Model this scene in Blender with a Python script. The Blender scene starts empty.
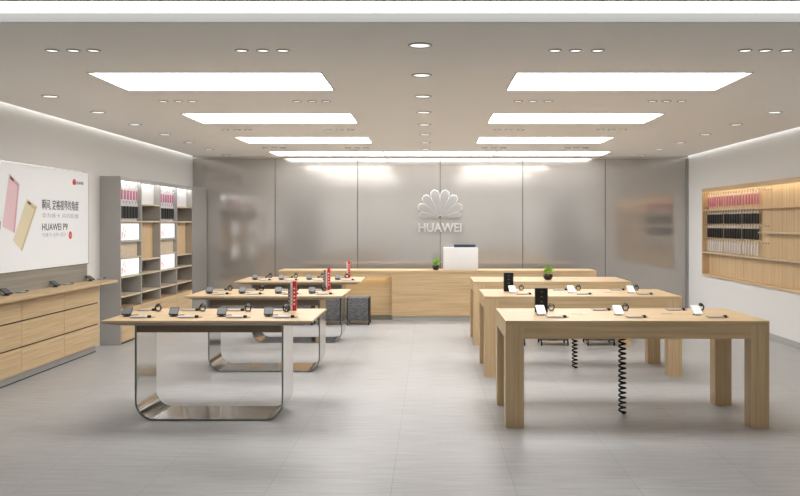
import bpy, bmesh, math, random
from mathutils import Vector, Matrix
random.seed(7)
C = bpy.context.scene.collection
PI = math.pi
R = math.radians

# ------------------------------------------------------------------ materials
def new_mat(name):
    m = bpy.data.materials.new(name); m.use_nodes = True
    nt = m.node_tree; b = nt.nodes['Principled BSDF']
    return m, nt, b
def plain(name, col, rough=.5, metal=0.0, spec=.5, emit=0.0, ecol=None, coat=0.0):
    m, nt, b = new_mat(name)
    b.inputs['Base Color'].default_value = (*col, 1)
    b.inputs['Roughness'].default_value = rough
    b.inputs['Metallic'].default_value = metal
    b.inputs['Specular IOR Level'].default_value = spec
    b.inputs['Coat Weight'].default_value = coat
    if emit:
        b.inputs['Emission Color'].default_value = (*(ecol or col), 1)
        b.inputs['Emission Strength'].default_value = emit
    # faint procedural variation of roughness so that no surface is perfectly even
    n = nt.nodes.new('ShaderNodeTexNoise'); n.inputs['Scale'].default_value = 9
    mr = nt.nodes.new('ShaderNodeMapRange')
    mr.inputs['To Min'].default_value = max(0.02, rough*.92); mr.inputs['To Max'].default_value = min(1, rough*1.08)
    nt.links.new(n.outputs['Fac'], mr.inputs['Value']); nt.links.new(mr.outputs['Result'], b.inputs['Roughness'])
    return m
def ramp(nt, stops):
    r = nt.nodes.new('ShaderNodeValToRGB'); e = r.color_ramp.elements
    e[0].position, e[0].color = stops[0][0], (*stops[0][1], 1)
    e[1].position, e[1].color = stops[-1][0], (*stops[-1][1], 1)
    for p, c in stops[1:-1]:
        k = e.new(p); k.color = (*c, 1)
    return r
def wood(name, c_lo, c_hi, axis='X', rough=.42, s=1.0):
    m, nt, b = new_mat(name)
    tc = nt.nodes.new('ShaderNodeTexCoord'); mp = nt.nodes.new('ShaderNodeMapping')
    long_, cross = .9*s, 26*s
    sc = {'X': (long_, cross, cross), 'Y': (cross, long_, cross), 'Z': (cross, cross, long_)}[axis]
    mp.inputs['Scale'].default_value = sc
    nt.links.new(tc.outputs['Object'], mp.inputs['Vector'])
    n = nt.nodes.new('ShaderNodeTexNoise'); n.inputs['Scale'].default_value = 1.0
    n.inputs['Detail'].default_value = 6; n.inputs['Roughness'].default_value = .62; n.inputs['Distortion'].default_value = .25
    nt.links.new(mp.outputs['Vector'], n.inputs['Vector'])
    mid = tuple((a+c)/2 for a, c in zip(c_lo, c_hi))
    r = ramp(nt, [(.3, c_lo), (.5, mid), (.7, c_hi)])
    nt.links.new(n.outputs['Fac'], r.inputs['Fac']); nt.links.new(r.outputs['Color'], b.inputs['Base Color'])
    b.inputs['Roughness'].default_value = rough; b.inputs['Specular IOR Level'].default_value = .35
    return m
OLO, OHI = (.47, .33, .18), (.67, .495, .295)
M = {}
M['oak_x'] = wood('light_oak_x', OLO, OHI, 'X')
M['oak_y'] = wood('light_oak_y', OLO, OHI, 'Y')
M['oak_z'] = wood('light_oak_z', OLO, OHI, 'Z')
M['warm_z'] = wood('warm_oak_z', (.52, .365, .20), (.68, .51, .31), 'Z')
M['warm_y'] = wood('warm_oak_y', (.55, .39, .22), (.68, .50, .31), 'Y')
M['pale_z'] = wood('pale_oak_z', (.52, .43, .31), (.66, .56, .42), 'X')
M['greywood'] = wood('grey_laminate', (.24, .22, .19), (.33, .31, .27), 'Y')
M['shelfgrey'] = plain('grey_laminate_plain', (.37, .36, .345), .3, spec=.7)
M['shelfback'] = wood('taupe_back', (.20, .165, .125), (.28, .235, .18), 'Z')
M['wall'] = plain('wall_paint', (.70, .695, .685), .75, spec=.2)
M['ceil'] = plain('ceiling_paint', (.88, .863, .835), .85, spec=.1)
M['base'] = plain('baseboard_grey', (.36, .36, .355), .4)
M['dark'] = plain('dark_gap', (.03, .028, .025), .6)
M['black'] = plain('black_plastic', (.010, .010, .011), .5, spec=.3)
M['gloss'] = plain('black_gloss', (.01, .01, .012), .12)
M['white'] = plain('white_plastic', (.80, .80, .80), .35)
M['silver'] = plain('silver_metal', (.70, .70, .70), .25, metal=.9)
M['steel'] = plain('brushed_stainless', (.54, .53, .51), .12, metal=1.0)
M['steeledge'] = plain('dark_steel_edge', (.22, .22, .21), .3, metal=.8)
M['pink'] = plain('pink_plastic', (.55, .16, .28), .4)
M['pearl'] = plain('pearl_plastic', (.66, .66, .68), .35)
M['card'] = plain('white_card', (.72, .70, .70), .6)
M['red'] = plain('red_card', (.62, .02, .03), .45)
M['greycard'] = plain('grey_card', (.12, .13, .14), .5)
M['leaf'] = plain('leaf_green', (.24, .50, .04), .5)
M['soil'] = plain('soil', (.03, .02, .015), .9)
M['poster'] = plain('lightbox_film', (.74, .75, .76), .45, emit=.10, ecol=(1, 1, 1))
M['screen'] = plain('lit_screen', (.8, .8, .8), .3, emit=.4, ecol=(1, 1, 1))
M['panel'] = plain('light_diffuser', (1, 1, 1), .5, emit=7.0, ecol=(1, .995, .985))
M['spot'] = plain('spot_diffuser', (1, 1, 1), .5, emit=.9, ecol=(1, .99, .97))
M['cove'] = plain('cove_led', (1, 1, 1), .5, emit=2.2, ecol=(1, .995, .985))
M['wash'] = plain('wash_led', (1, 1, 1), .5, emit=1.7, ecol=(1, .995, .985))
M['led_warm'] = plain('warm_led', (1, .8, .5), .5, emit=8.0, ecol=(1, .93, .70))
M['led_cool'] = plain('cool_led', (1, 1, 1), .5, emit=12.0, ecol=(1, .99, .96))
M['halo'] = plain('sign_backlight', (.8, .8, .8), .5, emit=.12, ecol=(1, 1, 1))
M['sign'] = plain('satin_sign_metal', (.37, .365, .355), .3, metal=.6)
M['ink'] = plain('black_ink', (.03, .03, .035), .5)
M['greyink'] = plain('grey_ink', (.45, .45, .46), .5)
M['pinkprint'] = plain('pink_print', (.80, .56, .60), .5)
M['goldprint'] = plain('gold_print', (.76, .67, .46), .5)
M['pinkedge'] = plain('pink_print_edge', (.66, .40, .45), .5)
M['goldedge'] = plain('gold_print_edge', (.60, .50, .31), .5)
M['ring'] = plain('downlight_trim', (.40, .385, .37), .4)

def mirror_wall():
    m, nt, b = new_mat('back_painted_glass')
    b.inputs['Base Color'].default_value = (.46, .437, .41, 1)
    b.inputs['Metallic'].default_value = .60
    b.inputs['Roughness'].default_value = .17
    n = nt.nodes.new('ShaderNodeTexNoise'); n.inputs['Scale'].default_value = 1.3
    mr = nt.nodes.new('ShaderNodeMapRange'); mr.inputs['To Min'].default_value = .085; mr.inputs['To Max'].default_value = .125
    nt.links.new(n.outputs['Fac'], mr.inputs['Value']); nt.links.new(mr.outputs['Result'], b.inputs['Roughness'])
    return m
M['mirror'] = mirror_wall()

def floor_mat():
    m, nt, b = new_mat('floor_tile')
    tc = nt.nodes.new('ShaderNodeTexCoord')
    mp = nt.nodes.new('ShaderNodeMapping'); mp.inputs['Location'].default_value = (.25, .2, 0)
    nt.links.new(tc.outputs['Object'], mp.inputs['Vector'])
    br = nt.nodes.new('ShaderNodeTexBrick'); br.offset = 0.0; br.inputs['Scale'].default_value = 1
    br.inputs['Brick Width'].default_value = .8; br.inputs['Row Height'].default_value = .8
    br.inputs['Mortar Size'].default_value = .0025; br.inputs['Mortar Smooth'].default_value = .1
    br.inputs['Color1'].default_value = (1, 1, 1, 1); br.inputs['Color2'].default_value = (.95, .95, .95, 1)
    br.inputs['Mortar'].default_value = (.70, .69, .68, 1)
    nt.links.new(mp.outputs['Vector'], br.inputs['Vector'])
    def streak(sx, sy, det):
        q = nt.nodes.new('ShaderNodeMapping'); q.inputs['Scale'].default_value = (sx, sy, 1)
        nt.links.new(tc.outputs['Object'], q.inputs['Vector'])
        n = nt.nodes.new('ShaderNodeTexNoise'); n.inputs['Scale'].default_value = 1; n.inputs['Detail'].default_value = det
        nt.links.new(q.outputs['Vector'], n.inputs['Vector']); return n
    n1 = streak(2.6, 24, 8); n2 = streak(30, 60, 3)
    r = ramp(nt, [(.3, (.355, .355, .355)), (.5, (.43, .43, .43)), (.72, (.495, .495, .495))])
    nt.links.new(n1.outputs['Fac'], r.inputs['Fac'])
    mx = nt.nodes.new('ShaderNodeMixRGB'); mx.blend_type = 'MULTIPLY'; mx.inputs['Fac'].default_value = 1
    nt.links.new(r.outputs['Color'], mx.inputs['Color1']); nt.links.new(br.outputs['Color'], mx.inputs['Color2'])
    r2 = ramp(nt, [(.3, (.93, .93, .93)), (.7, (1.0, 1.0, 1.0))]); nt.links.new(n2.outputs['Fac'], r2.inputs['Fac'])
    m2 = nt.nodes.new('ShaderNodeMixRGB'); m2.blend_type = 'MULTIPLY'; m2.inputs['Fac'].default_value = 1
    nt.links.new(mx.outputs['Color'], m2.inputs['Color1']); nt.links.new(r2.outputs['Color'], m2.inputs['Color2'])
    nt.links.new(m2.outputs['Color'], b.inputs['Base Color'])
    b.inputs['Roughness'].default_value = .36; b.inputs['Specular IOR Level'].default_value = .5
    mr = nt.nodes.new('ShaderNodeMapRange'); mr.inputs['To Min'].default_value = .30; mr.inputs['To Max'].default_value = .46
    nt.links.new(n1.outputs['Fac'], mr.inputs['Value']); nt.links.new(mr.outputs['Result'], b.inputs['Roughness'])
    return m
M['floor'] = floor_mat()
def fabric_mat():
    m, nt, b = new_mat('grey_tweed')
    tc = nt.nodes.new('ShaderNodeTexCoord'); mp = nt.nodes.new('ShaderNodeMapping'); mp.inputs['Scale'].default_value = (40, 40, 90)
    nt.links.new(tc.outputs['Object'], mp.inputs['Vector'])
    n = nt.nodes.new('ShaderNodeTexNoise'); n.inputs['Scale'].default_value = 1; n.inputs['Detail'].default_value = 4
    nt.links.new(mp.outputs['Vector'], n.inputs['Vector'])
    r = ramp(nt, [(.35, (.075, .075, .08)), (.7, (.20, .20, .205))]); nt.links.new(n.outputs['Fac'], r.inputs['Fac'])
    nt.links.new(r.outputs['Color'], b.inputs['Base Color']); b.inputs['Roughness'].default_value = .9
    return m
M['tweed'] = fabric_mat()

# ------------------------------------------------------------------ mesh helpers
def box(bm, x0, x1, y0, y1, z0, z1, bev=0.0):
    r = bmesh.ops.create_cube(bm, size=1)
    vs = r['verts']
    for v in vs:
        v.co = Vector(((x0+x1)/2 + v.co.x*(x1-x0), (y0+y1)/2 + v.co.y*(y1-y0), (z0+z1)/2 + v.co.z*(z1-z0)))
    if bev:
        es = list({e for v in vs for e in v.link_edges})
        bmesh.ops.bevel(bm, geom=es, offset=bev, segments=2, profile=.5, affect='EDGES')
    return bm
def B(*a, **k):
    return box(bmesh.new(), *a, **k)
def prism(bm, pts, axis, a0, a1):
    """closed outline pts (u,v) swept along axis from a0 to a1. X: (y,z)  Y: (x,z)  Z: (x,y)"""
    def P(u, v, a):
        return {'X': (a, u, v), 'Y': (u, a, v), 'Z': (u, v, a)}[axis]
    lo = [bm.verts.new(P(u, v, a0)) for u, v in pts]; hi = [bm.verts.new(P(u, v, a1)) for u, v in pts]
    n = len(pts)
    bm.faces.new(lo[::-1]); bm.faces.new(hi)
    for i in range(n):
        bm.faces.new((lo[i], lo[(i+1) % n], hi[(i+1) % n], hi[i]))
    bmesh.ops.recalc_face_normals(bm, faces=bm.faces)
    return bm
def rrect(w, h, r, seg=5, cx=0, cy=0):
    pts = []
    for (sx, sy, a0) in ((1, 1, 0), (-1, 1, 90), (-1, -1, 180), (1, -1, 270)):
        for k in range(seg+1):
            a = R(a0 + 90*k/seg)
            pts.append((cx + sx*(w/2-r) + r*math.cos(a), cy + sy*(h/2-r) + r*math.sin(a)))
    return pts
def lathe(bm, prof, seg=28, cx=0, cy=0, cz=0):
    rings = []
    for r, z in prof:
        if r < 1e-6:
            rings.append([bm.verts.new((cx, cy, cz+z))])
        else:
            rings.append([bm.verts.new((cx + r*math.cos(2*PI*k/seg), cy + r*math.sin(2*PI*k/seg), cz+z)) for k in range(seg)])
    for a, b in zip(rings, rings[1:]):
        for k in range(seg):
            q = (k+1) % seg
            if len(a) == 1 and len(b) > 1: bm.faces.new((a[0], b[q], b[k]))
            elif len(b) == 1 and len(a) > 1: bm.faces.new((a[k], a[q], b[0]))
            elif len(a) > 1: bm.faces.new((a[k], a[q], b[q], b[k]))
    bmesh.ops.recalc_face_normals(bm, faces=bm.faces)
    return bm
def tube(bm, pts, r, seg=8, cap=True):
    pts = [Vector(p) for p in pts]; rings = []
    t = (pts[1]-pts[0]).normalized(); up = Vector((0, 0, 1)) if abs(t.z) < .9 else Vector((1, 0, 0))
    n = t.cross(up).normalized()
    for i, p in enumerate(pts):
        if i == 0: t = pts[1]-pts[0]
        elif i == len(pts)-1: t = pts[-1]-pts[-2]
        else: t = pts[i+1]-pts[i-1]
        t.normalize(); n = (n - t*n.dot(t)).normalized(); b = t.cross(n)
        rings.append([bm.verts.new(p + r*(math.cos(2*PI*k/seg)*n + math.sin(2*PI*k/seg)*b)) for k in range(seg)])
    for a, c in zip(rings, rings[1:]):
        for k in range(seg):
            bm.faces.new((a[k], a[(k+1) % seg], c[(k+1) % seg], c[k]))
    if cap:
        bm.faces.new(rings[0][::-1]); bm.faces.new(rings[-1])
    bmesh.ops.recalc_face_normals(bm, faces=bm.faces)
    return bm
def xf(bm, mat):
    bmesh.ops.transform(bm, matrix=mat, verts=bm.verts); return bm
def obj(name, bm, m, parent=None, smooth=False, loc=None):
    me = bpy.data.meshes.new(name); bm.to_mesh(me); bm.free()
    me.materials.append(m)
    if smooth:
        for p in me.polygons: p.use_smooth = True
        try: me.set_sharp_from_angle(angle=R(40))
        except Exception: pass
    o = bpy.data.objects.new(name, me); C.objects.link(o)
    if parent: o.parent = parent
    if loc: o.location = loc
    return o
def tag(o, label, cat, group=None):
    o['label'] = label; o['category'] = cat
    if group: o['group'] = group
    return o
def thing(name, label, cat, loc=(0, 0, 0), rotz=0, group=None):
    o = bpy.data.objects.new(name, None); C.objects.link(o)
    o.empty_display_size = .05
    o.location = loc; o.rotation_euler = (0, 0, rotz)
    return tag(o, label, cat, group)
def struct(name, bm, m, parent=None):
    o = obj(name, bm, m, parent)
    o['kind'] = 'structure'
    return o
def dup(root, loc, rotz=None, label=None, group=None):
    r = root.copy(); C.objects.link(r); r.location = loc
    if rotz is not None: r.rotation_euler = (0, 0, rotz)
    if label: r['label'] = label
    if group: r['group'] = group
    for ch in list(root.children):
        c = ch.copy(); C.objects.link(c); c.parent = r
        for g in list(ch.children):
            d = g.copy(); C.objects.link(d); d.parent = c
    return r
def first_or_dup(cache, key, maker, loc, rotz, label, group, cat=None):
    if key not in cache:
        t = maker(); cache[key] = t
        t.location = loc; t.rotation_euler = (0, 0, rotz); t['label'] = label
        if group: t['group'] = group
        return t
    return dup(cache[key], loc, rotz, label, group)
ORD = ['first', 'second', 'third', 'fourth', 'fifth', 'sixth', 'seventh', 'eighth', 'ninth', 'tenth', 'eleventh', 'twelfth',
       'thirteenth', 'fourteenth', 'fifteenth', 'sixteenth', 'seventeenth', 'eighteenth', 'nineteenth', 'twentieth']
def text_bm(body, size, align='LEFT', width=None, extrude=.0, off=0.0, wmax=None):
    cu = bpy.data.curves.new('tmp_text', 'FONT'); cu.body = body; cu.size = size
    cu.align_x = align; cu.extrude = extrude; cu.offset = off; cu.resolution_u = 3
    o = bpy.data.objects.new('tmp_text', cu); C.objects.link(o)
    bpy.context.view_layer.update()
    dg = bpy.context.evaluated_depsgraph_get()
    me = bpy.data.meshes.new_from_object(o.evaluated_get(dg))
    bm = bmesh.new(); bm.from_mesh(me)
    bpy.data.objects.remove(o); bpy.data.curves.remove(cu); bpy.data.meshes.remove(me)
    if width and len(bm.verts):
        xs = [v.co.x for v in bm.verts]; w = max(xs)-min(xs); x0 = min(xs)
        for v in bm.verts: v.co.x = (v.co.x - x0)*width/w
    return bm

# ------------------------------------------------------------------ dimensions (metres; camera at origin looking +Y)
H = 1.72; F = 880.0
XL, XR, YB, YF, ZC = -4.64, 5.04, 17.2, -3.0, 3.015
ZA = 3.075                                  # front ceiling field
YE0, YE1 = 5.39, 5.68                       # linear light trough

# ------------------------------------------------------------------ setting
struct('floor', B(XL-.4, XR+.5, YF-3, YB+.2, -.12, 0), M['floor'])
# ceiling with recessed light wells
PANELS = []
for i, y in enumerate((7.57, 10.41, 13.25)):
    PANELS.append((-2.94, -.94, y, y+1.0)); PANELS.append((.75, 2.77, y, y+1.0))
for a, b in ((-2.92, -.875), (-.845, 1.195), (1.225, 3.28)):
    PANELS.append((a, b, 15.95, 16.95))
def ceiling_bm():
    bm = bmesh.new()
    xs = sorted({XL+.07, XR-.07} | {p[0] for p in PANELS} | {p[1] for p in PANELS})
    ys = sorted({YE1, YB} | {p[2] for p in PANELS} | {p[3] for p in PANELS})
    def hole(x, y): return any(p[0] < x < p[1] and p[2] < y < p[3] for p in PANELS)
    V = {}
    def v(x, y):
        if (x, y) not in V: V[(x, y)] = bm.verts.new((x, y, ZC))
        return V[(x, y)]
    for x0, x1 in zip(xs, xs[1:]):
        for y0, y1 in zip(ys, ys[1:]):
            if not hole((x0+x1)/2, (y0+y1)/2):
                bm.faces.new((v(x0, y0), v(x0, y1), v(x1, y1), v(x1, y0)))
    r = bmesh.ops.extrude_face_region(bm, geom=bm.faces[:])
    for e in r['geom']:
        if isinstance(e, bmesh.types.BMVert): e.co.z += .06
    bmesh.ops.recalc_face_normals(bm, faces=bm.faces)
    return bm
ce = struct('ceiling', ceiling_bm(), M['ceil'])
struct('ceiling', B(XL-.3, XR+.4, YE0+.0, YB+.2, ZC+.14, ZC+.26), M['ceil'])
struct('ceiling', B(XL-.3, XR+.4, YF-.2, YE0, ZA, ZA+.2), M['ceil'])
# wall washers in the slots beside the ceiling
struct('trim_1', B(XL+.07, XR-.07, YE1-.012, YE1-.001, ZC-.0005, ZA), plain('trim_light_grey', (.35, .35, .345), .6))
tag(obj('ceiling_strip_light', B(XL+.02, XR-.02, YE0+.003, YE1-.016, ZA-.002, ZC+.139), M['cove']),
    'full-width glowing white light strip across the ceiling in front of all panels', 'ceiling light')
tag(obj('cove_light', B(XL+.006, XL+.06, YE1+.05, YB-.02, ZC+.03, ZC+.045), M['wash']),
    'thin cove light in the ceiling slot above the advert and shelving side', 'cove light')
tag(obj('cove_light', B(XR-.06, XR-.006, YE1+.05, YB-.02, ZC+.03, ZC+.045), M['wash']),
    'thin cove light in the ceiling slot above the wood niche side', 'cove light')
# walls
struct('wall_left', B(XL-.25, XL, YF, YB+.2, 0, ZC+.14), M['wall'])
NY0, NY1, NZ0, NZ1 = 10.6, 16.21, .76, 2.35        # opening of the wooden wall niche
bm = bmesh.new()
box(bm, XR, XR+.3, YF, NY0, 0, ZC+.14); box(bm, XR, XR+.3, NY1, YB+.2, 0, ZC+.14)
box(bm, XR, XR+.3, NY0, NY1, 0, NZ0); box(bm, XR, XR+.3, NY0, NY1, NZ1, ZC+.14)
struct('wall_right', bm, M['wall'])
wb = struct('wall_back', B(XL-.25, XR+.3, YB+.02, YB+.2, 0, ZC+.14), M['dark'])
NP = 6; W = (XR-XL)/NP
for i in range(NP):
    o = struct('wall_panel', B(XL+W*i+.006, XL+W*(i+1)-.006, YB, YB+.019, .0, ZC-.035), M['mirror'], wb)
struct('trim_2', B(XL+.002, XR-.002, YB-.012, YB+.018, ZC-.034, ZC-.001), plain('trim_beige', (.62, .58, .52), .6))
struct('trim_3', B(XR-.035, XR-.001, YB-.06, YB-.013, 0, ZC-.035), plain('trim_grey_corner', (.28, .275, .265), .5))
struct('baseboard_right', B(XR-.015, XR, YF, YB-.061, 0, .09), M['base'])
struct('baseboard_left', B(XL, XL+.015, YF, 7.2, 0, .09), M['base'])
# shop front behind the viewer: glazed wall with mullions
wf = struct('wall_front', B(XL-.25, XR+.3, YF-.2, YF, 2.75, ZA+.2), M['wall'])
wn = struct('window_1', B(XL, XR, YF-.11, YF-.10, .06, 2.75), plain('shop_glass', (.9, .9, .9), .05))
g = wn.data.materials[0].node_tree.nodes['Principled BSDF']; g.inputs['Transmission Weight'].default_value = 1.0; g.inputs['IOR'].default_value = 1.0
for k in range(6):
    x = XL + (XR-XL)*k/5
    struct('window_frame', B(x-.03, x+.03, YF-.14, YF-.06, .06, 2.75), M['steeledge'], wn)

# ------------------------------------------------------------------ ceiling lights
rowname = ['front row', 'second row', 'third row']
for i, (x0, x1, y0, y1) in enumerate(PANELS):
    if i < 6:
        lab = f"large rectangular glowing ceiling panel, {rowname[i//2]}, {'poster' if i%2==0 else 'wood niche'} side of the room"
    else:
        lab = ['rearmost glowing ceiling panel nearest the tall shelving', 'middle one of the three rearmost ceiling panels, above the service counter', 'rearmost glowing ceiling panel nearest the wooden wall niche'][i-6]
    t = thing('ceiling_light', lab, 'ceiling light', ((x0+x1)/2, (y0+y1)/2, ZC), group='rectangular ceiling panels')
    w, h = (x1-x0)/2, (y1-y0)/2
    obj('diffuser', B(-w+.001, w-.001, -h+.001, h-.001, .018, .04), M['panel'], t)
    bm = bmesh.new(); e = .012
    box(bm, -w-e, w+e, -h-e, -h-.0005, -.006, 0); box(bm, -w-e, w+e, h+.0005, h+e, -.006, 0)
    box(bm, -w-e, -w-.0005, -h, h, -.006, 0); box(bm, w+.0005, w+e, -h, h, -.006, 0)
    obj('frame', bm, M['ring'], t)
def make_downlight(r):
    t = thing('downlight', 'x', 'downlight')
    prof = [(r*.78, .0), (r*.80, -.006), (r*.9, -.010), (r, -.006), (r*1.0, 0)]
    obj('trim_ring', lathe(bmesh.new(), prof, 24), M['ring'], t, True)
    obj('lens', lathe(bmesh.new(), [(0, -.0045), (r*.76, -.0045), (r*.77, -.001), (0, -.001)], 24), M['spot'], t)
    return t
cache = {}
for k in range(8):
    first_or_dup(cache, 'big', lambda: make_downlight(.09), (-.073, 6.40+1.29*k, ZC), 0,
                 f'round downlight in the single file along the ceiling middle, {ORD[k]} from the front', 'downlights along the ceiling middle')
for k in range(8):
    y = 7.68+1.29*k
    if y > YB-.2: break
    first_or_dup(cache, 'big', None, (-3.87, y, ZC), 0, f'round downlight beside the poster wall, {ORD[k]} from the front', 'downlights along the poster wall')
for k in range(6):
    y = 10.27+1.29*k
    if y > YB-.2: break
    first_or_dup(cache, 'big', None, (4.02, y, ZC), 0, f'round downlight in the file beside the wood niche wall, {ORD[k]} from the front', 'downlights along the niche wall')
xs3 = [(-2.83, -2.67, -2.52), (-1.41, -1.25, -1.10), (.936, 1.09, 1.255), (2.36, 2.51, 2.67)]
for j, y in enumerate((6.59, 9.34, 12.18, 15.1)):
    for q, tr in enumerate(xs3):
        for p, x in enumerate(tr):
            first_or_dup(cache, 'small', lambda: make_downlight(.052), (x, y, ZC), 0,
                f"small {['left','middle','right'][p]} spotlight of the {ORD[q]} ceiling trio from the left, {ORD[j]} row from the front", 'small ceiling spotlights in threes')

# ------------------------------------------------------------------ oak tables (right row)
def make_oak_table():
    t = thing('display_table', 'x', 'table')
    w, d, h, th, lg = 2.21, 1.08, .9, .15, .155
    bm = bmesh.new()
    box(bm, -w/2, w/2, -d/2, d/2, h-.035, h, bev=.002)
    obj('tabletop', bm, M['oak_x'], t)
    bm = bmesh.new()
    box(bm, -w/2+lg+.001, w/2-lg-.001, -d/2, -d/2+.03, h-th, h-.036)
    box(bm, -w/2+lg+.001, w/2-lg-.001, d/2-.03, d/2, h-th, h-.036)
    box(bm, -w/2, -w/2+.03, -d/2+lg+.001, d/2-lg-.001, h-th, h-.036)
    box(bm, w/2-.03, w/2, -d/2+lg+.001, d/2-lg-.001, h-th, h-.036)
    box(bm, -w/2+.032, w/2-.032, -d/2+lg, d/2-lg, h-.05, h-.037)
    obj('apron', bm, M['oak_x'], t)
    for sx in (-1, 1):
        for sy in (-1, 1):
            x0 = -w/2 if sx < 0 else w/2-lg; y0 = -d/2 if sy < 0 else d/2-lg
            obj('leg', B(x0, x0+lg, y0, y0+lg, 0, h-.036, bev=.002), M['oak_z'], t)
    obj('cable_tray', B(-.25, .25, -.09, .09, h-th+.001, h-.0505), M['black'], t)
    for x in (-.41, .40):
        obj('cable_slot', prism(bmesh.new(), rrect(.10, .016, .007, cx=x, cy=.03), 'Z', h, h+.0012), M['dark'], t)
    return t
RT = [(1.738, 7.91), (1.715, 10.38), (1.715, 12.87)]
rn = ['nearest', 'middle', 'rearmost']
RTn = []
for k, (x, y) in enumerate(RT):
    lab = ['pale oak table with four square legs, nearest of the oak row, black coil hanging below',
           'pale oak display table with four square legs, middle one of the oak row',
           'rearmost oak table of the row, potted plant on it, grey cubes underneath'][k]
    t = first_or_dup(cache, 'oak', make_oak_table, (x, y, 0), 0, lab, 'pale oak tables with square legs')
    RTn.append(t)
def coil_bm(z1, z0=0.0, r=.029, turns=16):
    pts = []
    n = turns*14
    for i in range(n+1):
        a = 2*PI*i/14; z = z1 - .03 - (z1-z0-.045)*i/n
        pts.append((r*math.cos(a), r*math.sin(a), z))
    bm = tube(bmesh.new(), [(0, 0, z1), (0, 0, z1-.010), (r*.7, 0, z1-.026)] + pts + [(r*.5, 0, z0+.010), (-.0, .01, z0+.010)], .009, 8)
    return bm
for k, (x, y) in enumerate(((1.73, 7.92), (1.71, 10.4))):
    o = obj('coiled_cable', coil_bm(.7505), M['black'], None, True, (x, y, 0)); 
    tag(o, ['black spiral cable hanging to the floor under the nearest oak table', 'black spiral cable hanging under the middle oak table'][k], 'cable', 'coiled cables under the oak tables')

# ------------------------------------------------------------------ chrome framed tables (left row)
def band_outline(x0, x1, z0, z1, r, th):
    out, inn = [], []
    n = 10
    def arc(cx, cz, rad, a0, a1):
        return [(cx+rad*math.cos(R(a0+(a1-a0)*i/n)), cz+rad*math.sin(R(a0+(a1-a0)*i/n))) for i in range(n+1)]
    out = [(x0, z1)] + arc(x0+r, z0+r, r, 180, 270) + arc(x1-r, z0+r, r, 270, 360) + [(x1, z1)]
    ri = r-th
    inn = [(x0+th, z1)] + arc(x0+r, z0+r, ri, 180, 270) + arc(x1-r, z0+r, ri, 270, 360) + [(x1-th, z1)]
    return out, inn
def band_bm(x0, x1, z0, z1, r, th, y0, y1):
    bm = bmesh.new(); out, inn = band_outline(x0, x1, z0, z1, r, th)
    rows = [[bm.verts.new((p[0], y, p[1])) for p in L] for L, y in ((out, y0), (inn, y0), (inn, y1), (out, y1))]
    n = len(out)
    for i in range(n-1):
        for a, b in ((0, 1), (1, 2), (2, 3), (3, 0)):
            bm.faces.new((rows[a][i], rows[a][i+1], rows[b][i+1], rows[b][i]))
    for i in (0, n-1):
        bm.faces.new([rows[k][i] for k in range(4)])
    bmesh.ops.recalc_face_normals(bm, faces=bm.faces)
    return bm
def make_chrome_table():
    t = thing('display_table', 'x', 'table')
    x0, x1, d, h = -.90, .87, 1.06, .9
    obj('tabletop', B(x0, x1, -d/2, d/2, h-.018, h, bev=.002), M['oak_x'], t)
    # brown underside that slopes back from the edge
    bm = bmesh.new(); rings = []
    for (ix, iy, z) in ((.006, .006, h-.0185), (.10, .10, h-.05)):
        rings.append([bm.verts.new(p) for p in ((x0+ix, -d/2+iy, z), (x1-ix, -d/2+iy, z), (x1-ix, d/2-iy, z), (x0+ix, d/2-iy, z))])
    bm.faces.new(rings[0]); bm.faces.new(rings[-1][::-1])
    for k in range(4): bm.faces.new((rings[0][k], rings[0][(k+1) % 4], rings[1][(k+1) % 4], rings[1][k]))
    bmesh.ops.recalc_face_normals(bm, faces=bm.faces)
    shaded_brown = wood('shaded_oak', (.19, .14, .09), (.28, .21, .14), 'X')  # oak darkened in its colour for the shade below the tabletop
    obj('underside', bm, shaded_brown, t)
    bm = bmesh.new(); a, b, y0, y1 = -.69, .565, -.235, .29
    box(bm, a, b, y0, y0+.025, h-.133, h-.051); box(bm, a, b, y1-.025, y1, h-.133, h-.051)
    box(bm, a, a+.02, y0+.026, y1-.026, h-.133, h-.051); box(bm, b-.02, b, y0+.026, y1-.026, h-.133, h-.051)
    obj('apron', bm, shaded_brown, t)
    obj('steel_frame', band_bm(-.708, .583, 0, h-.051, .17, .016, -.245, .30), M['steel'], t, True)
    obj('frame_edge', band_bm(-.7085, .5835, .0004, h-.051, .1704, .013, -.249, -.2455), M['steeledge'], t, True)
    return t
LT = [(-1.858, 7.90), (-1.852, 10.40), (-1.845, 12.87)]
for k, (x, y) in enumerate(LT):
    lab = ['oak-topped table on a curved chrome loop base, nearest of the chrome row',
           'oak-topped table on a curved chrome loop base, middle of the chrome row',
           'oak-topped table on a curved chrome loop base, rearmost of the chrome row'][k]
    first_or_dup(cache, 'chrome', make_chrome_table, (x, y, 0), 0, lab, 'oak tables on chrome loop bases')

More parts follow.
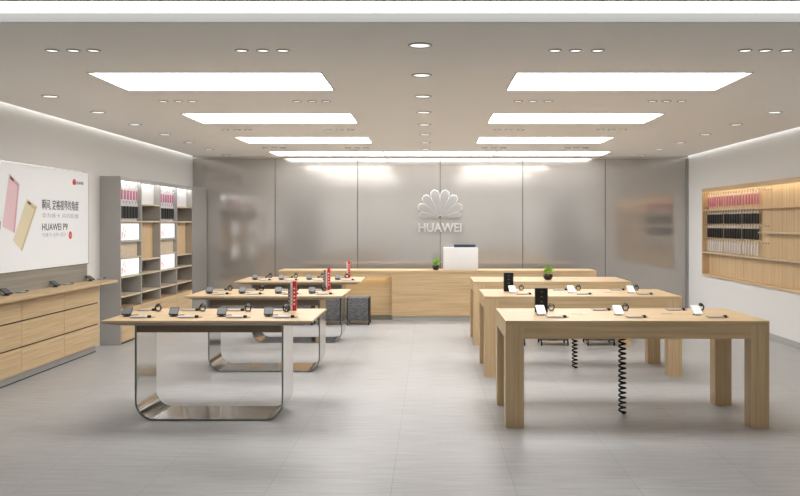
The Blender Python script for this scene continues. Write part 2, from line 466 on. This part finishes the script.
# ------------------------------------------------------------------ gadgets on the tables
def make_flat_phone(body):
    def mk():
        t = thing('mobile_phone', 'x', 'phone')
        bd = obj('body', prism(bmesh.new(), rrect(.148, .074, .011), 'Z', .004, .014), body, t, True)
        obj('screen', prism(bmesh.new(), rrect(.118, .066, .004), 'Z', .0141, .0148), M['pearl'] if body is M['pearl'] else M['greyink'], bd)
        obj('stand_pad', prism(bmesh.new(), rrect(.12, .05, .01), 'Z', 0, .0039), M['black'], t)
        bm = lathe(bmesh.new(), [(0, .0), (.018, .0), (.018, .016), (.013, .022), (0, .022)], 16, .088, 0, 0)
        tube(bm, [(.10, 0, .006), (.115, .01, .004), (.13, .03, .003)], .003, 6)
        obj('security_tether', bm, M['black'], t, True)
        return t
    return mk
def make_stand_phone(body, scr, tilt):
    def mk():
        t = thing('mobile_phone', 'x', 'phone')
        obj('stand_base', lathe(bmesh.new(), [(0, 0), (.036, 0), (.036, .006), (.014, .012), (.012, .030), (0, .030)], 20), M['black'], t, True)
        bm = prism(bmesh.new(), rrect(.08, .125, .01), 'Z', -.004, .004)
        # prism lies in XY; tilt so that the screen looks up and to the viewer
        rot = Matrix.Translation((0, 0, .045)) @ Matrix.Rotation(R(tilt), 4, 'X')
        bd = obj('body', xf(bm, rot), body, t, True)
        obj('screen', xf(prism(bmesh.new(), rrect(.070, .104, .003), 'Z', .0041, .005), rot), scr, bd)
        obj('charging_cable', tube(bmesh.new(), [(0, .035, .004), (.02, .06, .004), (.05, .075, .004), (.08, .07, .004)], .003, 6), M['black'], t, True)
        return t
    return mk
def make_watch():
    t = thing('smartwatch', 'x', 'watch')
    S = Matrix.Scale(1.2, 4)
    obj('stand_base', prism(bmesh.new(), rrect(.05, .05, .012), 'Z', 0, .006), M['silver'], t, True)
    obj('stand_post', B(-.006, .006, -.002, .006, .006, .022), M['silver'], t)
    bm = bmesh.new()
    n, m = 24, 6
    V = [[bm.verts.new(((.028+.006*math.cos(2*PI*j/m))*math.cos(2*PI*i/n), .011*math.sin(2*PI*j/m), .036+(.028+.006*math.cos(2*PI*j/m))*math.sin(2*PI*i/n))) for j in range(m)] for i in range(n)]
    for i in range(n):
        for j in range(m):
            bm.faces.new((V[i][j], V[(i+1) % n][j], V[(i+1) % n][(j+1) % m], V[i][(j+1) % m]))
    bmesh.ops.recalc_face_normals(bm, faces=bm.faces)
    obj('strap', bm, M['black'], t, True)
    bm = lathe(bmesh.new(), [(0, 0), (.021, 0), (.021, .008), (.018, .010), (0, .010)], 20)
    obj('watch_face', xf(bm, Matrix.Translation((0, 0, .058)) @ Matrix.Rotation(R(35), 4, 'X')), M['gloss'], t, True)
    return t
MK = {'flat_s': make_flat_phone(M['silver']), 'flat_w': make_flat_phone(M['pearl']), 'tilt_b': make_stand_phone(M['black'], M['greycard'], 24),
      'tilt_w': make_stand_phone(M['white'], plain('pale_screen', (.75, .8, .82), .2, emit=.15, ecol=(.9, .97, 1)), 34), 'watch': make_watch}
rowdesc = ['nearest', 'middle', 'rearmost']
def gadget(kind, x, y, z, rz, label, group):
    first_or_dup(cache, kind, MK[kind], (x, y, z+.0003), rz, label, group)
for k, (cx, cy) in enumerate(LT):
    for j, dx in enumerate(((-.80, -.39, .03, .44), (-.71, -.33, .09, .48), (-.68, -.30, .10, .51))[k]):
        where = f"{rowdesc[k]} chrome table, {ORD[j]} cluster from its left end"
        X = cx+dx; 
        gadget('tilt_b', X, cy-.17, .9, R(8), f'black phone propped on a stand, {where}', 'propped black phones on the chrome tables')
        gadget('flat_w', X+.14, cy-.29, .9, R(4), f'pale phone lying flat in front, {where}', 'flat front phones on the chrome tables')
        gadget('flat_s', X-.01, cy+.32, .9, R(-3), f'silver phone lying flat behind, {where}', 'flat rear phones on the chrome tables')
        gadget('watch', X+.15-(.05 if j == 3 else 0), cy+(.22 if j < 3 else .17), .9, R(-12), f'black smartwatch on a small stand, {where}', 'smartwatches on the chrome tables')
for k, (cx, cy) in enumerate(RT[:2]):
    for j, dx in enumerate((-.75, -.06, .64)):
        where = f"{rowdesc[k]} oak table, {['left','middle','right'][j]} cluster"
        X = cx+dx
        gadget('tilt_w', X, cy-.06, .9, R(6), f'white phone propped on a black stand, {where}', 'propped white phones on the oak tables')
        gadget('flat_s', X+.09, cy-.29, .9, R(2), f'silver phone lying flat in front, {where}', 'flat front phones on the oak tables')
        if j > 0:
            gadget('flat_s', X-.09, cy+.34, .9, R(2), f'silver phone lying flat behind, {where}', 'flat rear phones on the oak tables')
        gadget('watch', X+.14, cy+.27, .9, R(10), f'black smartwatch on a small stand, {where}', 'smartwatches on the oak tables')
# black towers
def make_tower():
    t = thing('display_tower', 'x', 'display stand')
    obj('body', prism(bmesh.new(), rrect(.115, .075, .012), 'Z', .006, .225), M['black'], t, True)
    obj('base', prism(bmesh.new(), rrect(.105, .065, .01), 'Z', 0, .0055), M['greycard'], t)
    bm = bmesh.new()
    for z in (.19, .145, .10):
        box(bm, -.012, .012, -.0385, -.0376, z-.004, z+.004); box(bm, -.006, .006, -.0385, -.0376, z+.006, z+.009)
    obj('printed_marks', bm, plain('dim_print', (.10, .10, .10), .5), t)
    return t
for k, (x, y) in enumerate(((1.02, 8.07), (.94, 10.54))):
    first_or_dup(cache, 'tower', make_tower, (x, y, .9003), 0,
                 f'upright black block standing behind a white phone on the {rowdesc[k]} oak table', 'black upright blocks on the oak tables')
# booklets standing on the chrome tables
def booklet(x0, x1, y, z, h, m, label, pages=True):
    t = thing('booklet', label, 'booklet', ((x0+x1)/2, y, z), group='booklets standing on the chrome tables')
    w = (x1-x0)/2
    bm = bmesh.new(); box(bm, -w, -w+.0015, -.025, .025, 0, h); box(bm, w-.0015, w, -.025, .025, 0, h); box(bm, -w, w, -.0265, -.025, 0, h)
    cv = obj('cover', bm, m, t)
    obj('pages', B(-w+.002, w-.002, -.024, .022, .003, h-.004), M['card'], t)
    bm = bmesh.new(); 
    for q in range(5): box(bm, -w*.45, w*.45, -.0272, -.0266, h*(.2+.13*q), h*(.2+.13*q)+h*.06)
    obj('spine_print', bm, M['card'] if m is M['red'] else M['greyink'], cv)
for k, (x, y, hh) in enumerate(((-1.277, 8.25, .275), (-1.25, 10.8, .27), (-1.222, 13.2, .26))):
    nm = rowdesc[k]
    booklet(x-.008, x+.026, y, .9003, hh, M['red'], f'tall red booklet standing upright on the {nm} chrome table')
    booklet(x-.027, x-.0085, y, .9003, hh-.02, M['card'], f'slim white booklet beside the red one on the {nm} chrome table')
    if k < 2:
        booklet(x-.051, x-.0275, y, .9003, hh-.025, M['greycard'], f'dark grey booklet beside the white one on the {nm} chrome table')

# ------------------------------------------------------------------ potted plants
def make_plant(seed=1):
    t = thing('potted_plant', 'x', 'plant')
    prof = [(0, 0), (.035, 0), (.060, .022), (.070, .050), (.064, .075), (.058, .082), (.054, .078), (.056, .068), (0, .066)]
    obj('pot', lathe(bmesh.new(), prof, 28), M['gloss'], t, True)
    obj('soil', lathe(bmesh.new(), [(0, .0665), (.053, .0665), (.04, .074), (0, .076)], 20), M['soil'], t, True)
    bm = bmesh.new(); rnd = random.Random(seed)
    for i in range(120):
        a = rnd.uniform(0, 2*PI); el = rnd.uniform(.15, 1.45); rr = rnd.uniform(.05, .105)
        c = Vector((math.cos(a)*math.cos(el)*rr*.95, math.sin(a)*math.cos(el)*rr*.95, .095+math.sin(el)*rr*.95))
        L = rnd.uniform(.028, .042); out = (c-Vector((0, 0, .085))).normalized(); side = out.cross(Vector((0, 0, 1)))
        side = side.normalized() if side.length > .01 else Vector((1, 0, 0))
        side = (side + .5*Vector((rnd.uniform(-1, 1), rnd.uniform(-1, 1), rnd.uniform(-1, 1)))).normalized()
        nrm = out.cross(side).normalized()*.003
        p = [c-out*L*.5, c+side*L*.32+nrm, c+out*L*.6, c-side*L*.32+nrm]
        vs = [bm.verts.new(q) for q in p]; bm.faces.new((vs[0], vs[1], vs[2])); bm.faces.new((vs[0], vs[2], vs[3]))
    for i in range(24):
        a = rnd.uniform(0, 2*PI); e = Vector((math.cos(a)*.05, math.sin(a)*.05, rnd.uniform(.10, .14)))
        tube(bm, [(0, 0, .072), (e*.5 + Vector((0, 0, .04))), e], .0016, 4)
    obj('foliage', bm, M['leaf'], t)
    return t
pl = first_or_dup(cache, 'plant', make_plant, (1.70, 12.68, .9003), 0, 'bright green plant in a round black pot on the rearmost oak table', 'small plants in black pots')
first_or_dup(cache, 'plant', make_plant, (.105, 15.62, .8873), 1.1, 'bright green plant in a round black pot on the counter beside the white box', 'small plants in black pots')

# ------------------------------------------------------------------ cube stools
def make_stool():
    t = thing('cube_stool', 'x', 'stool')
    w, h = .19, .46
    obj('seat', B(-w+.012, w-.012, -.19, .19, .07, h, bev=.012), M['tweed'], t, True)
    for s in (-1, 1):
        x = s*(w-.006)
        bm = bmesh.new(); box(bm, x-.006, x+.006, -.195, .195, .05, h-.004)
        obj('shaded_side', bm, M['black'], t)  # black sheet: shade on the cube's side painted as colour
        for sy in (-1, 1):
            obj('foot', B(x-.011, x+.011, sy*.18-.012, sy*.18+.012, 0, .0495), M['black'], t)
    return t
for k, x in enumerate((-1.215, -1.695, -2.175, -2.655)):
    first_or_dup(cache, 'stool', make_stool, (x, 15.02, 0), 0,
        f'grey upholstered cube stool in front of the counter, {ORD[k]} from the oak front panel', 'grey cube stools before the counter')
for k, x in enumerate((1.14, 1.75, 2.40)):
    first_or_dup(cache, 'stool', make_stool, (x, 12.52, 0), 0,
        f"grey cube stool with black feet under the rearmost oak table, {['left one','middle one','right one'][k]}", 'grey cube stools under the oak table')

# ------------------------------------------------------------------ service counter
t = thing('service_counter', 'long oak service counter with glowing recessed wings before the mirrored wall', 'counter', (.2, 15.44, 0))
cl, cr, wl, wr = -.867, .87, -2.86, 2.72
obj('countertop', B(wl, wr, -.012, .62, .847, .887, bev=.002), M['oak_x'], t)
obj('front_panel', B(cl, cr, 0, .04, .085, .846), M['oak_x'], t)
for a, b in ((wl, cl-.001), (cr+.001, wr)):
    obj('fascia', B(a, b, .0, .03, .765, .846), M['oak_x'], t)
    obj('recessed_panel', B(a+.02, b, .16, .19, .085, .846), M['oak_x'], t)
    obj('light_strip', B(a+.05, b-.05, .045, .075, .832, .8455), M['led_warm'], t)
obj('plinth', B(wl+.03, wr-.03, .195, .56, 0, .084), M['greywood'], t)
obj('plinth', B(cl+.01, cr-.01, .015, .19, 0, .084), M['shelfgrey'], t)
for a, b in ((wl, wl+.018), (wr-.018, wr)):
    obj('end_panel', B(a, b, .031, .62, 0, .846), M['oak_z'], t)
t = thing('office_printer', 'white box-shaped printer with dark paper tray on the service counter', 'printer', (.545, 15.72, .8873))
obj('body', B(-.305, .305, -.17, .17, .0, .40, bev=.008), M['white'], t, True)
obj('paper_tray', B(-.12, .26, -.12, .12, .4005, .455, bev=.006), plain('navy_plastic', (.03, .045, .08), .3), t, True)

# ------------------------------------------------------------------ sign on the mirrored wall
sx, sz = .195, 1.83
t = thing('logo_sign', 'metal fan of petals with HUAWEI lettering on the mirrored back wall', 'sign', (sx, YB-.02, sz))
def petal_pts(ang, L, w, r0, grow=0.0):
    pts = []
    n = 16
    tn = math.tan(R(w))
    prof = [(i/n, 2*(r0+i/n*L)*tn*max(0.0, 1-(i/n)**7)**.6) for i in range(n+1)]
    L2 = L+grow*2
    right = [(r0-grow+u*L2, wd/2+(grow if 0 < u < 1 else 0)) for u, wd in prof]
    left = [(s, -v) for s, v in right[1:-1]][::-1]
    for s, v in right+left:
        a = R(ang); ux, uz = math.sin(a), math.cos(a)
        pts.append((s*ux + v*uz, s*uz - v*ux))
    return pts
for ang, L, w in ((12.3, .515, 11.7), (36.6, .495, 11.7), (60.6, .45, 11.4), (81.5, .38, 8.2)):
    for s in (-1, 1):
        pp = petal_pts(ang*s, L, w, .035)
        pt = obj('petal', prism(bmesh.new(), pp, 'Y', -.022, -.002), M['sign'], t)
        obj('petal_backlight', prism(bmesh.new(), petal_pts(ang*s, L, w, .035, .008), 'Y', .004, .012), M['halo'], pt)
for g_, y_, m_, nm_ in ((.001, .012, plain('sign_letter_grey', (.46, .455, .445), .4, metal=.2), 'lettering'),):
    bm = text_bm('HUAWEI', .235, 'LEFT', width=.84, extrude=.006, off=.004+g_)
    obj(nm_, xf(bm, Matrix.Translation((-.42, -y_+.004, -.275)) @ Matrix.Rotation(PI/2, 4, 'X')), m_, t)

# ------------------------------------------------------------------ drawer cabinets and worktop under the poster
XF = -4.42
def make_drawers():
    t = thing('drawer_cabinet', 'x', 'cabinet')
    L, D = 1.113, 4.64-4.42-.02
    obj('carcass', B(-D-.0, -.03, .001, L-.001, .10, .905), M['oak_y'], t)
    obj('plinth', B(-D, -.05, 0, L, 0, .099), M['shelfgrey'], t)
    obj('plinth_shadow_gap', B(-.0495, -.044, 0, L, 0, .012), M['dark'], t)
    for z0, z1 in ((.10, .367), (.385, .65), (.668, .905)):
        obj('drawer', B(-.029, 0, .003, L-.003, z0, z1), M['oak_y'], t)
    obj('grip_channel', B(-.0295, -.016, .004, L-.004, .3675, .3845), M['dark'], t)
    obj('grip_channel', B(-.0295, -.016, .004, L-.004, .6505, .6675), M['dark'], t)
    return t
for k, y in enumerate((10.647, 9.531, 8.415, 7.299)):
    lab = ['three-drawer oak cabinet under the poster, the one nearest the grey shelving', 'three-drawer oak cabinet under the poster, second from the shelving',
           'three-drawer oak cabinet cut by the picture edge, third from the shelving', 'three-drawer oak cabinet at the camera end of the worktop'][k]
    first_or_dup(cache, 'drawers', make_drawers, (XF, y, 0), 0, lab, 'oak drawer cabinets under the poster')
tag(obj('worktop', B(XL+.017, -4.30, 7.25, 12.12, .906, .94, bev=.002), M['oak_y']), 'long oak worktop along the wall under the big poster', 'worktop')
tag(obj('backsplash', B(XL+.001, XL+.016, 7.0, 11.87, .941, 1.172), M['greywood']), 'grey wood-grain backsplash board between worktop and poster', 'backsplash')
for k, (px, py, kind) in enumerate(((22, 284.5, 'flat_s'), (6, 282.5, 'tilt_b'), (55, 280.5, 'tilt_b'), (68, 284, 'flat_s'), (90, 277, 'tilt_b'), (101, 279, 'flat_s'))):
    d = (H-.94)*F/(py-223); X = max(-4.56, min(-4.38, (px-430)/F*d)); d = -X*F/(430-px)
    lab = ['silver phone lying on the worktop, nearest the camera', 'black phone propped on the worktop at the picture edge', 'black phone propped on the worktop midway along the poster',
           'silver phone lying on the worktop midway along the poster', 'black phone propped on the worktop just before the shelving', 'silver phone lying at the shelving end of the worktop'][k]
    gadget(kind, X, d, .94, R(80 if 'flat' in kind else 60), lab, 'phones on the worktop under the poster')

# ------------------------------------------------------------------ poster lightbox
PX = XL+.03
def P2(px, py):           # point of the poster plane
    d = (-PX)*F/(430-px); return (d, H+(223-py)/F*d)
t = thing('poster_lightbox', 'large white backlit phone advert on the wall above the oak worktop', 'advert', (0, 0, 0))
t.location = (XL, 9.4, 1.78)
inv = Matrix.Translation((-XL, -9.4, -1.78))
def pobj(name, bm, m): return obj(name, xf(bm, inv), m, t)
pobj('panel', B(XL+.001, PX, 7.0, 11.87, 1.18, 2.385), M['poster'])
pobj('frame', B(XL+.001, PX+.003, 7.0, 11.87, 2.386, 2.396), M['silver'])
pobj('frame', B(XL+.001, PX+.003, 7.0, 11.87, 1.172, 1.179), M['silver'])
pobj('frame', B(XL+.001, PX+.003, 11.871, 11.88, 1.172, 2.396), M['silver'])
def poly(name, pts, m, e=.001, k=.0):
    return pobj(name, prism(bmesh.new(), [P2(*p) for p in pts], 'X', PX+k+.0003, PX+k+.0003+e), m)
poly('printed_phone', [(9.2, 173), (19.2, 184), (14.6, 233), (13.2, 232.2), (2.4, 226.6)], M['pinkprint'])
poly('printed_phone_edge', [(17.8, 182.8), (19.2, 184), (14.6, 233), (13.2, 232.2)], M['pinkedge'], k=.0012)
poly('printed_camera', [(9.6, 174.8), (17.6, 183.2), (17.3, 186.2), (9.2, 178.2)], M['pinkedge'], k=.0012)
poly('printed_camera', [(10.2, 175.9), (13.6, 179.5), (13.3, 181.8), (9.9, 178.3)], M['ink'], k=.0024)
poly('printed_phone', [(27, 198.5), (36.9, 206.6), (22, 251.2), (20.9, 250), (13.1, 240.4)], M['goldprint'])
poly('printed_phone_edge', [(35.6, 205.6), (36.9, 206.6), (22, 251.2), (20.8, 250)], M['goldedge'], k=.0012)
poly('printed_camera', [(27.3, 200.2), (35.2, 206.8), (34.2, 209.6), (26.3, 202.6)], M['goldedge'], k=.0012)
poly('printed_camera', [(28.0, 200.9), (30.9, 203.4), (30.2, 205.3), (27.3, 202.7)], M['ink'], k=.0024)
poly('printed_phone', [(-6, 214), (1.2, 222), (.2, 230), (-7, 226)], M['greyink'])
def wtext(name, body, px0, px1, py, hpx, m, sq=1.0):
    y0, z = P2(px0, py); y1, _ = P2(px1, py); hh = hpx/F*(y0+y1)/2
    bm = text_bm(body, hh*1.25, 'LEFT', width=y1-y0, extrude=.0005, off=.001 if m is M['ink'] else 0)
    zs = [v.co.y for v in bm.verts]; c = (max(zs)+min(zs))/2
    rot = Matrix(((0, 0, 1, PX+.001), (1, 0, 0, y0), (0, 1, 0, z-c), (0, 0, 0, 1)))
    return pobj(name, xf(bm, rot), m)
wtext('headline', '瞬间, 定格视界的角度', 42, 78.5, 204.5, 8.5, M['ink'])
wtext('small_print', '华为徕卡 共同影像', 42, 78.5, 215.4, 4.2, M['greyink'])
wtext('model_name', 'HUAWEI P9', 42, 67.5, 227, 7.6, M['ink'])
wtext('small_print', '与徕卡 合作 设计', 42, 66, 235, 3.6, M['greyink'])
by, bz = P2(70.3, 235.2)
pobj('round_badge', xf(lathe(bmesh.new(), [(0, 0), (.05, 0), (.05, .001), (0, .001)], 28), Matrix.Translation((PX+.0004, by, bz)) @ Matrix.Rotation(PI/2, 4, 'Y')), M['red'])
bm = text_bm('Hi', .05, 'CENTER', extrude=.0004); pobj('badge_print', xf(bm, Matrix(((0, 0, 1, PX+.0019), (1, 0, 0, by), (0, 1, 0, bz-.017), (0, 0, 0, 1)))), M['card'])
ly, lz = P2(74.3, 182.6)
bm = bmesh.new()
for ang, L, w in ((12.5, .078, 10.6), (37, .074, 10.6), (61, .066, 10.4), (82, .052, 7)):
    for s in (-1, 1):
        prism(bm, [(ly+p[0], lz-.03+p[1]) for p in petal_pts(ang*s, L, w, .006)], 'X', PX+.0005, PX+.0015)
pobj('printed_logo', bm, M['red'])
wtext('logo_name', 'HUAWEI', 76.6, 83.2, 182.8, 3.2, M['ink'])

# ------------------------------------------------------------------ grey shelving on the left wall
S0, S1, SX, ST = 12.36, YB-.03, -4.35, 2.38
t = thing('shelving_unit', 'tall grey built-in shelving with four lit bays beside the poster', 'shelving', (XL+.001, S0, 0))
inv2 = Matrix.Translation((-XL-.001, -S0, 0))
def so(name, bm, m): return obj(name, xf(bm, inv2), m, t)
BY = [12.37, 13.27, 14.2, 15.13, 16.10]
SB = XL+.001
so('side_panel', B(SB, SX, S0, S0+.035, 0, ST), M['shelfgrey'])
for y in BY[1:-1]:
    so('divider', B(SB+.013, SX, y-.018, y+.018, .50, ST-.03), M['shelfgrey'])
so('end_filler', B(SB, SX, BY[-1]-.018, S1, 0, ST), M['mirror'])
so('top_lip', B(SX-.02, SX, S0+.036, BY[-1]-.019, ST-.052, ST-.0305), M['shelfgrey'])
so('top_panel', B(SB, SX, S0+.036, BY[-1]-.019, ST-.03, ST), M['shelfgrey'])
so('back_panel', B(SB, SB+.012, S0+.036, BY[-1]-.019, .0, ST-.031), M['shelfback'])
def shelf(y0, y1, z, m='pale_z'): so('shelf', B(SB+.013, SX-.004, y0, y1, z-.011, z+.011), M[m])
for i in range(4):
    y0 = (S0+.036) if i == 0 else BY[i]+.019; y1 = BY[i+1]-.019
    obj_led = so('light_strip', B(SX-.05, SX-.022, y0+.02, y1-.02, ST-.045, ST-.0305), M['led_cool'])
    for z in (1.74, .945, .67): shelf(y0, y1, z)
    if i % 2 == 1:
        shelf(y0, y1, 2.0); shelf(y0, y1, 1.16)
        so('light_back', B(SX-.11, SX-.10, y0, y1, 2.012, ST-.0525), M['pearl'])
        so('wood_back', B(SX-.13, SX-.12, y0, y1, 1.172, 1.728), M['oak_z'])
    else:
        so('wood_back', B(SX-.07, SX-.06, y0, y1, 1.172, 1.728), M['pale_z'])
        so('light_back', B(SX-.08, SX-.07, y0, y1, 1.752, ST-.0525), M['pearl'])
    dd = so('door', B(SB+.013, SX, y0-.016, y1+.016, .03, .495), M['oak_y'])
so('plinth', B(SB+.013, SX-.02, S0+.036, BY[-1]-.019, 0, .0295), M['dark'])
# lit picture screens standing in bays one and three
def make_screen():
    t = thing('display_screen', 'x', 'screen')      # local: faces +X, width along Y, base at z=0
    w, h = .415, .255
    obj('housing', B(-.02, 0, -w, w, 0, h), M['white'], t)
    obj('lit_picture', B(.0003, .0015, -w+.015, w-.015, .015, h-.015), M['screen'], t)
    bm = bmesh.new()
    for q, (y, z, r) in enumerate(((-.30, .10, .035), (-.25, .17, .025), (-.20, .07, .03), (-.17, .14, .02), (-.32, .05, .02), (-.22, .20, .014))):
        xf_ = lathe(bmesh.new(), [(0, 0), (r, 0), (r, .001), (0, .001)], 10)
        xf(xf_, Matrix.Translation((.0017, y, z)) @ Matrix.Rotation(PI/2, 4, 'Y'))
        me = bpy.data.meshes.new('t'); xf_.to_mesh(me); xf_.free(); bm.from_mesh(me); bpy.data.meshes.remove(me)
    for k in range(5):
        prism(bm, [(-.33+.03*k, .03), (-.325+.03*k, .03), (-.25+.028*k, .2-.02*k), (-.256+.028*k, .2-.02*k)], 'X', .0016, .0022)
    obj('flower_print', bm, M['pinkprint'], t)
    bm = bmesh.new()
    for k, L in enumerate((.28, .34, .22, .30)): box(bm, .0016, .0022, -.02, -.02+L, .19-.035*k, .196-.035*k)
    obj('text_lines', bm, M['greyink'], t)
    return t
lab = {(0, 1): 'upper lit flower picture screen in the first shelving bay', (0, 0): 'lower lit flower picture screen in the first shelving bay',
       (2, 1): 'upper lit picture screen in the third shelving bay', (2, 0): 'lower lit picture screen in the third shelving bay'}
for i in (0, 2):
    yc = (BY[i]+BY[i+1])/2+.01
    for u, z in ((1, 1.465), (0, .957)):
        o = first_or_dup(cache, 'screen', make_screen, (SX-.03, yc, z), 0, lab[(i, u)], 'lit picture screens in the shelving')
    so('shelf', B(SB+.013, SX-.004, BY[i]+(.027 if i == 0 else .019)+.001, BY[i+1]-.019, 1.441, 1.463), M['shelfgrey'])
    so('shelf', B(SB+.013, SX-.004, BY[i]+(.027 if i == 0 else .019)+.001, BY[i+1]-.019, 1.214, 1.228), M['pale_z'])

# ------------------------------------------------------------------ oak niche in the right wall
t = thing('wall_niche', 'oak wall niche with lit top shelf and rows of hanging phone cases', 'wall shelf', (XR, 13.4, NZ0))
inv3 = Matrix.Translation((-XR, -13.4, -NZ0))
def no(name, bm, m): return obj(name, xf(bm, inv3), m, t)
X0, X1 = XR-.035, XR+.105
no('frame_board', B(X0, X1, NY0+.002, NY1-.002, NZ1-.04, NZ1-.002), M['warm_y'])
no('frame_board', B(X0, X1, NY0+.002, NY1-.002, NZ0+.002, NZ0+.035), M['warm_y'])
no('frame_board', B(X0, X1, NY1-.04, NY1-.002, NZ0+.036, NZ1-.041), M['warm_z'])
no('frame_board', B(X0, X1, NY0+.002, NY0+.04, NZ0+.036, NZ1-.041), M['warm_z'])
no('back_board', B(X1-.015, X1, NY0+.041, NY1-.041, NZ0+.036, NZ1-.041), M['warm_z'])
bm = bmesh.new()
for k in range(14): 
    y = NY0+.2+k*.4
    if y < NY1-.05: box(bm, X1-.0165, X1-.0155, y-.002, y+.002, NZ0+.04, NZ1-.045)
no('board_joints', bm, plain('joint_brown', (.20, .11, .05), .6))
no('light_strip', B(X0+.02, X0+.04, NY0+.06, NY1-.06, NZ1-.052, NZ1-.0415), M['led_warm'])
no('light_lip', B(X0, X0+.015, NY0+.041, NY1-.041, NZ1-.075, NZ1-.0405), M['warm_y'])
SHX = X0+.02
no('shelf', B(SHX, X1-.017, NY0+.041, NY1-.041, 1.935, 1.957), M['warm_y'])
no('shelf', B(SHX-.03, X1-.017, NY0+.041, 13.40, 1.565, 1.587), M['pale_z'])
no('shelf', B(SHX-.03, X1-.017, NY0+.041, NY1-.041, 1.175, 1.195), M['pale_z'])
def hook_bm():      # local, pointing +X out of a back board at x=0
    bm = tube(bmesh.new(), [(0, 0, 0), (.10, 0, 0), (.115, 0, .008), (.12, 0, .016)], .0022, 6)
    box(bm, .0, .004, -.012, .012, -.012, .012)
    box(bm, .105, .107, -.014, .014, .012, .030)
    return bm
def make_case(col, h, wd=.052):
    def mk():
        t = thing('hanging_phone_case', 'x', 'phone case')    # local: hangs at x=.05, faces +X, hole at z=0
        bm = prism(bmesh.new(), rrect(wd, h, .012, cx=0, cy=-.042-h/2), 'X', .036, .050)
        obj('case', bm, col, t, True)
        bm = bmesh.new()
        # header card with a slot above the hook
        box(bm, .041, .045, -.02, -.006, -.045, .012); box(bm, .041, .045, .006, .02, -.045, .012)
        box(bm, .041, .045, -.006, .006, -.045, -.0035); box(bm, .041, .045, -.006, .006, .004, .012)
        obj('header_card', bm, M['card'], t)
        return t
    return mk
hookp = None
def add_hook(parent, loc, rz, root, sx=1.0):
    global hookp
    if hookp is None:
        o = obj('hook', hook_bm(), M['silver'], parent); hookp = o
    else:
        o = hookp.copy(); C.objects.link(o); o.parent = parent
    o.location = Vector(loc)-root.location; o.rotation_euler = (0, 0, rz); o.scale = (sx, 1, 1)
rows = [('pink', M['pink'], 2.225, .165, 'pink phone case', 'top row', 20), ('black', M['black'], 1.912, .155, 'black phone case', 'upper black row', 20),
        ('blackb', M['gloss'], 1.545, .155, 'black phone case', 'lower black row', 20), ('white', M['pearl'], 1.435, .14, 'pale grey phone case', 'bottom row', 20)]
rows[2] = ('blackb', M['black'], 1.655, .155, 'black phone case', 'lower black row', 20)
NYc0 = 16.08
for key, m_, z, h, nm, rw, n in rows:
    zz = {'pink': 2.225, 'black': 1.915, 'blackb': 1.672, 'white': 1.412}[key]
    for k in range(n):
        y = NYc0 - .124*k - (.03 if k >= 7 else 0) - (.03 if k >= 14 else 0)
        hh = {'pink': .17, 'black': .165, 'blackb': .17, 'white': .155}[key]
        first_or_dup(cache, 'case_'+key, make_case(m_, hh, .085 if 'black' in key else .045), (X1-.0155, y, zz), PI,
            f"{nm} in the wall niche's {rw}, {ORD[k]} from the left", f'{nm}s in the {rw} of the wall niche')
        add_hook(t, (X1-.0155, y, zz), PI, t)
    if key != 'black':
        for k in range(4):
            if key == 'pink' or k < 3: add_hook(t, (X1-.0155, y-.15-.1*k, zz), PI, t)
# same goods in the grey shelving
shelv = [o for o in bpy.data.objects if o.name == 'shelving_unit'][0]
for i in (0, 2):
    bn = ['first', '', 'third'][i]
    for key, m_, z, h, nm, rw in (('spink', M['pink'], 2.235, .135, 'pink phone case', 'upper'), ('sblack', M['black'], 2.005, .175, 'black phone case', 'lower')):
        for k in range(6):
            y = BY[i]+.13+.128*k
            first_or_dup(cache, 'case_'+key, make_case(m_, h, .085 if 'black' in key else .045), (SX-.0695, y, z), 0,
                f'{nm}, {rw} row of the {bn} shelving bay, {ORD[k]} from the left', f'{nm}s hanging in the grey shelving')
            add_hook(shelv, (SX-.0695, y, z), 0, shelv, .6)

# lit panel on the right wall, seen only as a reflection in the glossy back wall
t = thing('wall_lightbox', 'blank white lightbox on the niche wall seen as a soft reflection', 'lightbox', (XR, 6, 1.78))
obj('panel', B(-.03, -.001, -2.2, 2.2, -.6, .6), M['poster'], t)
obj('frame', B(-.034, -.001, -2.21, 2.21, .6005, .61), M['silver'], t)

# ------------------------------------------------------------------ world, camera
w = bpy.data.worlds.new('world'); bpy.context.scene.world = w; w.use_nodes = True
w.node_tree.nodes['Background'].inputs['Color'].default_value = (1, .985, .96, 1)
w.node_tree.nodes['Background'].inputs['Strength'].default_value = .7
cam = bpy.data.cameras.new('camera'); co = bpy.data.objects.new('camera', cam); C.objects.link(co)
co.location = (0, 0, H); co.rotation_euler = (PI/2, 0, 0)
cam.sensor_width = 36; cam.lens = 36*F/800; cam.shift_x = -30/800; cam.shift_y = -25/800
cam.clip_start = .05; cam.clip_end = 200
sc = bpy.context.scene; sc.camera = co
sc.view_settings.view_transform = 'Standard'; sc.view_settings.look = 'None'
sc.view_settings.exposure = 0.26; sc.view_settings.gamma = 1
sc.view_settings.use_curve_mapping = False
sc.cycles.use_denoising = True
sc.cycles.max_bounces = 10; sc.cycles.diffuse_bounces = 6
